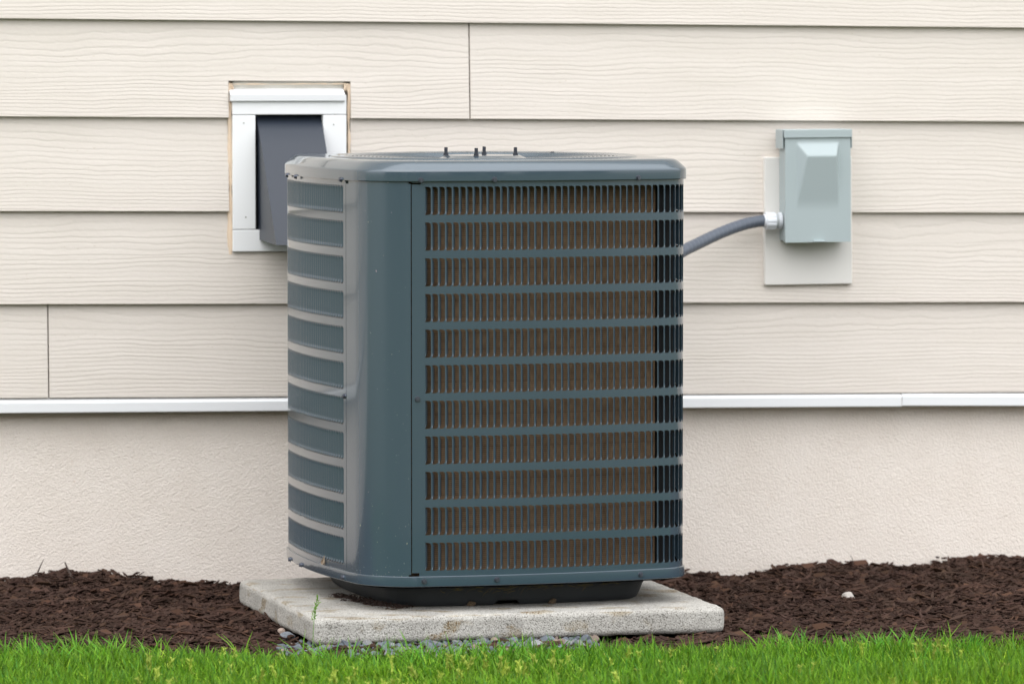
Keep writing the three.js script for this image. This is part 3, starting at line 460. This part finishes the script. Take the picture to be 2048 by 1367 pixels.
{
  const R = rng(9), list = []; for (let i = 0; i < 800; i++) { const f = R(), a = atHeight(lerp(560, 1190, f), lerp(1284, 1262, smooth(630 / 2048, 1, f)) + 6 + 34 * R(), 0.002); const x = a.x, z = a.z - 0.03 + 0.02 * R(); if (onPad(x, z, -0.02)) continue; const s = 0.0045 + 0.0095 * R() * R() + 0.002 * R(), k = R(), v = 0.7 + 0.6 * R(); list.push({ p: V3(x, 0.0 + 0.008 * R(), z), e: [R() * 0.8, R() * 6.28, R() * 0.8], s: V3(s * (1 + 0.5 * R()), s, s), c: k < 0.75 ? RGB(0.17 * v, 0.19 * v, 0.22 * v) : k < 0.9 ? RGB(0.3 * v, 0.3 * v, 0.3 * v) : RGB(0.33 * v, 0.25 * v, 0.2 * v) }); }
  inst('gravel', stoneGeo(3), std(0xffffff, 0.85, { map: stoneTex }), list, { kind: 'stuff', label: 'blue grey gravel chips between the concrete pad and the grass', category: 'gravel' });
  const stone = (px, py, s, c, seed, label) => { const p = atHeight(px, py, 0.012); const m = mesh('stone', stoneGeo(seed), std(c, 0.8, { map: stoneTex })); m.scale.set(s * 1.15, s, s); m.position.set(p.x, bedH(p.x, p.z) + 0.021, p.z); m.rotation.y = seed; m.userData = { label, category: 'stone' }; };
  stone(1698, 1193, 0.0125, RGB(0.72, 0.66, 0.6), 15, 'small white stone lying on the mulch right of the pad');
  stone(575, 1272, 0.014, RGB(0.22, 0.24, 0.27), 6, 'small grey stone on the mulch by the left corner of the pad');
  stone(563, 1262, 0.008, RGB(0.55, 0.42, 0.35), 8, 'tiny pinkish pebble just behind the grey stone by the pad');
}
{ // twigs standing out of the mulch against the foundation
  const tm = std(RGB(0.06, 0.042, 0.034), 0.95);
  const twig = (pts, r, label) => { const w = pts.map(([x, y, d]) => atDepth(x, y, d)), b = w[0].clone(), c = new THREE.CatmullRomCurve3(w.map(p => p.clone().sub(b))); const m = mesh('twig', sweep(c, 20, 7, a => r * (1 - 0.65 * a) * (1 + 0.25 * noise(a * 9, r * 900))), tm); m.position.copy(b); m.userData = { label, category: 'twig' }; };
  twig([[74, 1146, 9.6], [80, 1132, 9.6], [87, 1117, 9.6]], 0.0016, 'thin dark twig leaning right on the left mulch mound');
  twig([[145, 1160, 9.55], [137, 1142, 9.57], [129, 1124, 9.58]], 0.0034, 'thick splintered stick leaning left on the left mulch mound');
  twig([[1706, 1130, 9.9], [1706, 1119, 9.9], [1701, 1109, 9.9]], 0.0009, 'hair thin twig standing against the stucco above the right mulch');
  twig([[450, 1178, 9.4], [457, 1169, 9.4], [461, 1163, 9.4]], 0.0012, 'short twig beside the rear left corner of the concrete pad');
}

// ---------------------------------------------------------------- grass
function blade(R, h, w, lean, col) { const n = 4, P = [], I = [], cz = [], a = R() * 6.28, dx = Math.cos(a), dz = Math.sin(a), f = R() * 6.28, wx = Math.cos(f), wz = Math.sin(f); for (let i = 0; i <= n; i++) { const t = i / n, y = h * (t - 0.28 * lean * t * t), o = h * lean * t * t, ww = w * (i === n ? 0.08 : 1 - 0.55 * t * t) * 0.5; P.push(dx * o - wx * ww, y, dz * o - wz * ww, dx * o + wx * ww, y, dz * o + wz * ww); } for (let i = 0; i < n; i++) { const k = i * 2; I.push(k, k + 1, k + 3, k, k + 3, k + 2); } const g = new THREE.BufferGeometry(); g.setAttribute('position', new THREE.Float32BufferAttribute(P, 3)); g.setAttribute('uv', new THREE.Float32BufferAttribute(new Float32Array(P.length / 3 * 2), 2)); g.setIndex(I); const c = new Float32Array(P.length); for (let k = 0; k < c.length; k += 3) { c[k] = col[0]; c[k + 1] = col[1]; c[k + 2] = col[2]; } g.setAttribute('color', new THREE.BufferAttribute(c, 3)); g.computeVertexNormals(); return g; }
const grassM = new THREE.MeshPhysicalMaterial({ color: 0xffffff, roughness: 0.55, vertexColors: true, side: THREE.DoubleSide, transmission: 0.3, thickness: 0, specularIntensity: 0.35 });
{
  const R = rng(31), list = [], gl = [];
  for (let i = 0; i < 34; i++) { const v = 0.5 + 0.9 * R(), k = R(), c = k < 0.62 ? [0.14 * v, 0.32 * v, 0.02 * v] : k < 0.9 ? [0.28 * v, 0.46 * v, 0.035 * v] : k < 0.96 ? [0.07 * v, 0.22 * v, 0.03 * v] : [0.3 * v, 0.27 * v, 0.11 * v]; const g = blade(R, 0.022 + 0.034 * R(), 0.0024 + 0.0019 * R(), 0.2 + 1.4 * R() * R(), c); const a = R() * 6.28, r = Math.sqrt(R()) * 0.034; g.translate(Math.cos(a) * r, 0, Math.sin(a) * r); gl.push(g); }
  const G = merge(gl);
  for (let i = 0; i < 21000; i++) {
    const x = -2.2 + 4.4 * R(), z = -7.3 - 1.45 * R(), e = edgeZ(x); if (z < e - 0.02 * R()) continue; const near = smooth(0, 0.16, z - e); if (R() > 0.3 + 0.7 * near) continue; if (onPad(x, z, 0.015)) continue;
    const tall = 0.5 + 0.5 * fbm(x * 2.2, z * 3, 4, 3) * 1.6, v = 0.7 + 0.65 * R(), y = 0.5 + 0.5 * noise(x * 1.7, z * 2.2, 8), s = 0.6 + 0.7 * tall + 0.45 * R() * R() + 0.2 * smooth(-0.1, 0.5, x) - 0.3 * Math.exp(-(((x + 0.22) / 0.22) ** 2)) * smooth(-8.15, -8.45, z);
    list.push({ p: V3(x, -0.012, z), e: [(R() - 0.5) * 0.6, R() * 6.28, (R() - 0.5) * 0.6], s: V3(1, s, 1), c: RGB(v * (0.8 + 0.55 * y), v * (0.92 + 0.16 * y), v * (0.85 + 0.1 * y)) });
  }
  inst('grass', G, grassM, list, { kind: 'stuff', label: 'bright green lawn grass along the front of the mulch bed', category: 'grass' });
  // tall blades straggling over the edge and pale seed heads
  const hd = []; { const RR = rng(4); hd.push(blade(RR, 0.06, 0.0008, 0.2, [0.17, 0.27, 0.06])); for (let i = 0; i < 26; i++) { const t = 0.55 + 0.45 * i / 26, g = blade(RR, 0.006 + 0.004 * RR(), 0.0027, 0.5, [0.36, 0.44, 0.07]); g.rotateX((RR() - 0.5) * 1.6); g.rotateZ((RR() - 0.5) * 1.6); g.translate((RR() - 0.5) * 0.012 * (1.4 - t), 0.058 * t, (RR() - 0.5) * 0.006); hd.push(g); } }
  const l2 = []; for (let i = 0; i < 750; i++) { const x = -2 + 4 * R(), z = -7.5 - 1.0 * R(); if (z < edgeZ(x) + 0.05 || noise(x * 3, z * 3, 6) < -0.05) continue; const v = 0.8 + 0.5 * R(); l2.push({ p: V3(x, -0.012, z), e: [(R() - 0.5) * 0.7, R() * 6.28, (R() - 0.5) * 0.7], s: V3(1, 0.85 + 0.4 * R(), 1), c: RGB(v, v, v) }); }
  inst('seeding_grass', merge(hd), grassM, l2, { kind: 'stuff', label: 'pale yellow green seed heads standing in the lawn', category: 'grass' });
  const tb = [0, 1, 2].map(i => blade(rng(50 + i), 0.075, 0.003, 0.25 + 0.25 * i, [0.15, 0.34, 0.03]));
  const l3 = []; for (let i = 0; i < 1500; i++) { const x = -1.4 + 2.8 * R(), z = edgeZ(x) - 0.025 + 0.3 * R() * R(); if (onPad(x, z, 0.01) || noise(x * 5, z * 5, 3) + 0.15 * smooth(-0.1, 0.4, x) < 0.02 + 0.2 * R()) continue; const v = 0.8 + 0.5 * R(); l3.push({ p: V3(x, -0.01, z), e: [(R() - 0.5) * 0.5, R() * 6.28, (R() - 0.5) * 0.5], s: V3(1, 0.5 + 0.6 * R(), 1), c: RGB(v * (0.6 + 0.7 * R()), v, v) }); }
  inst('tall_grass', merge(tb), grassM, l3, { kind: 'stuff', label: 'longer green grass blades straggling over the edge of the mulch and gravel', category: 'grass' });
}
{ // the lone grass stalk by the pad's corner
  const d = 8.56, w = [[624, 1290], [627, 1250], [631, 1215], [636, 1190]].map(([x, y]) => atDepth(x, y, d)), b = w[0].clone().setY(-0.01), c = new THREE.CatmullRomCurve3([V3(0, 0, 0), ...w.slice(1).map(p => p.sub(b))]);
  const t = thing('grass_stalk', 'single tall green grass stalk with seed head before the left corner of the pad', 'grass stalk', b);
  mesh('stem', sweep(c, 24, 6, a => 0.001 * (1 - 0.6 * a)), std(RGB(0.14, 0.27, 0.06), 0.6), t);
  const R = rng(12), l = []; for (let i = 0; i < 30; i++) { const p = c.getPointAt(0.68 + 0.32 * i / 30), g = blade(R, 0.006 + 0.005 * R(), 0.0024, 0.5, [0.2, 0.36, 0.06]); g.rotateZ((R() - 0.5) * 1.8); g.rotateX((R() - 0.5) * 1.4); g.translate(p.x + (R() - 0.5) * 0.005, p.y - 0.004, p.z); l.push(g); }
  mesh('seed_head', merge(l), grassM, t);
}
{ // woodland across the lawn, mirrored in the paint
  const R = rng(88), g = []; for (let k = 0; k < 24; k++) { const x = -36 + 3.1 * k + 2 * R(), z = 24 + 10 * R(), h = 6 + 4 * R(), w = 2.6 + 1.2 * R(); g.push(new THREE.CylinderGeometry(0.12, 0.28, h * 0.6, 7).translate(x, h * 0.3, z)); for (let i = 0; i < 620; i++) { const a = R() * 6.28, y = Math.pow(R(), 0.8), rr = w * Math.sqrt(R()) * Math.sin(Math.PI * (0.12 + 0.84 * y)); const q = new THREE.PlaneGeometry(0.5 + 0.4 * R(), 0.4 + 0.3 * R()); q.rotateX(R() * 3); q.rotateY(R() * 6); q.translate(x + Math.cos(a) * rr, 0.6 + y * (h - 0.6), z + Math.sin(a) * rr); g.push(q); } }
  const m = mesh('woodland', merge(g), std(RGB(0.05, 0.066, 0.042), 0.8, { side: THREE.DoubleSide })); m.userData = { kind: 'stuff', label: 'dark green trees across the lawn behind the photographer', category: 'woodland' };
}
renderer.render(scene, camera);
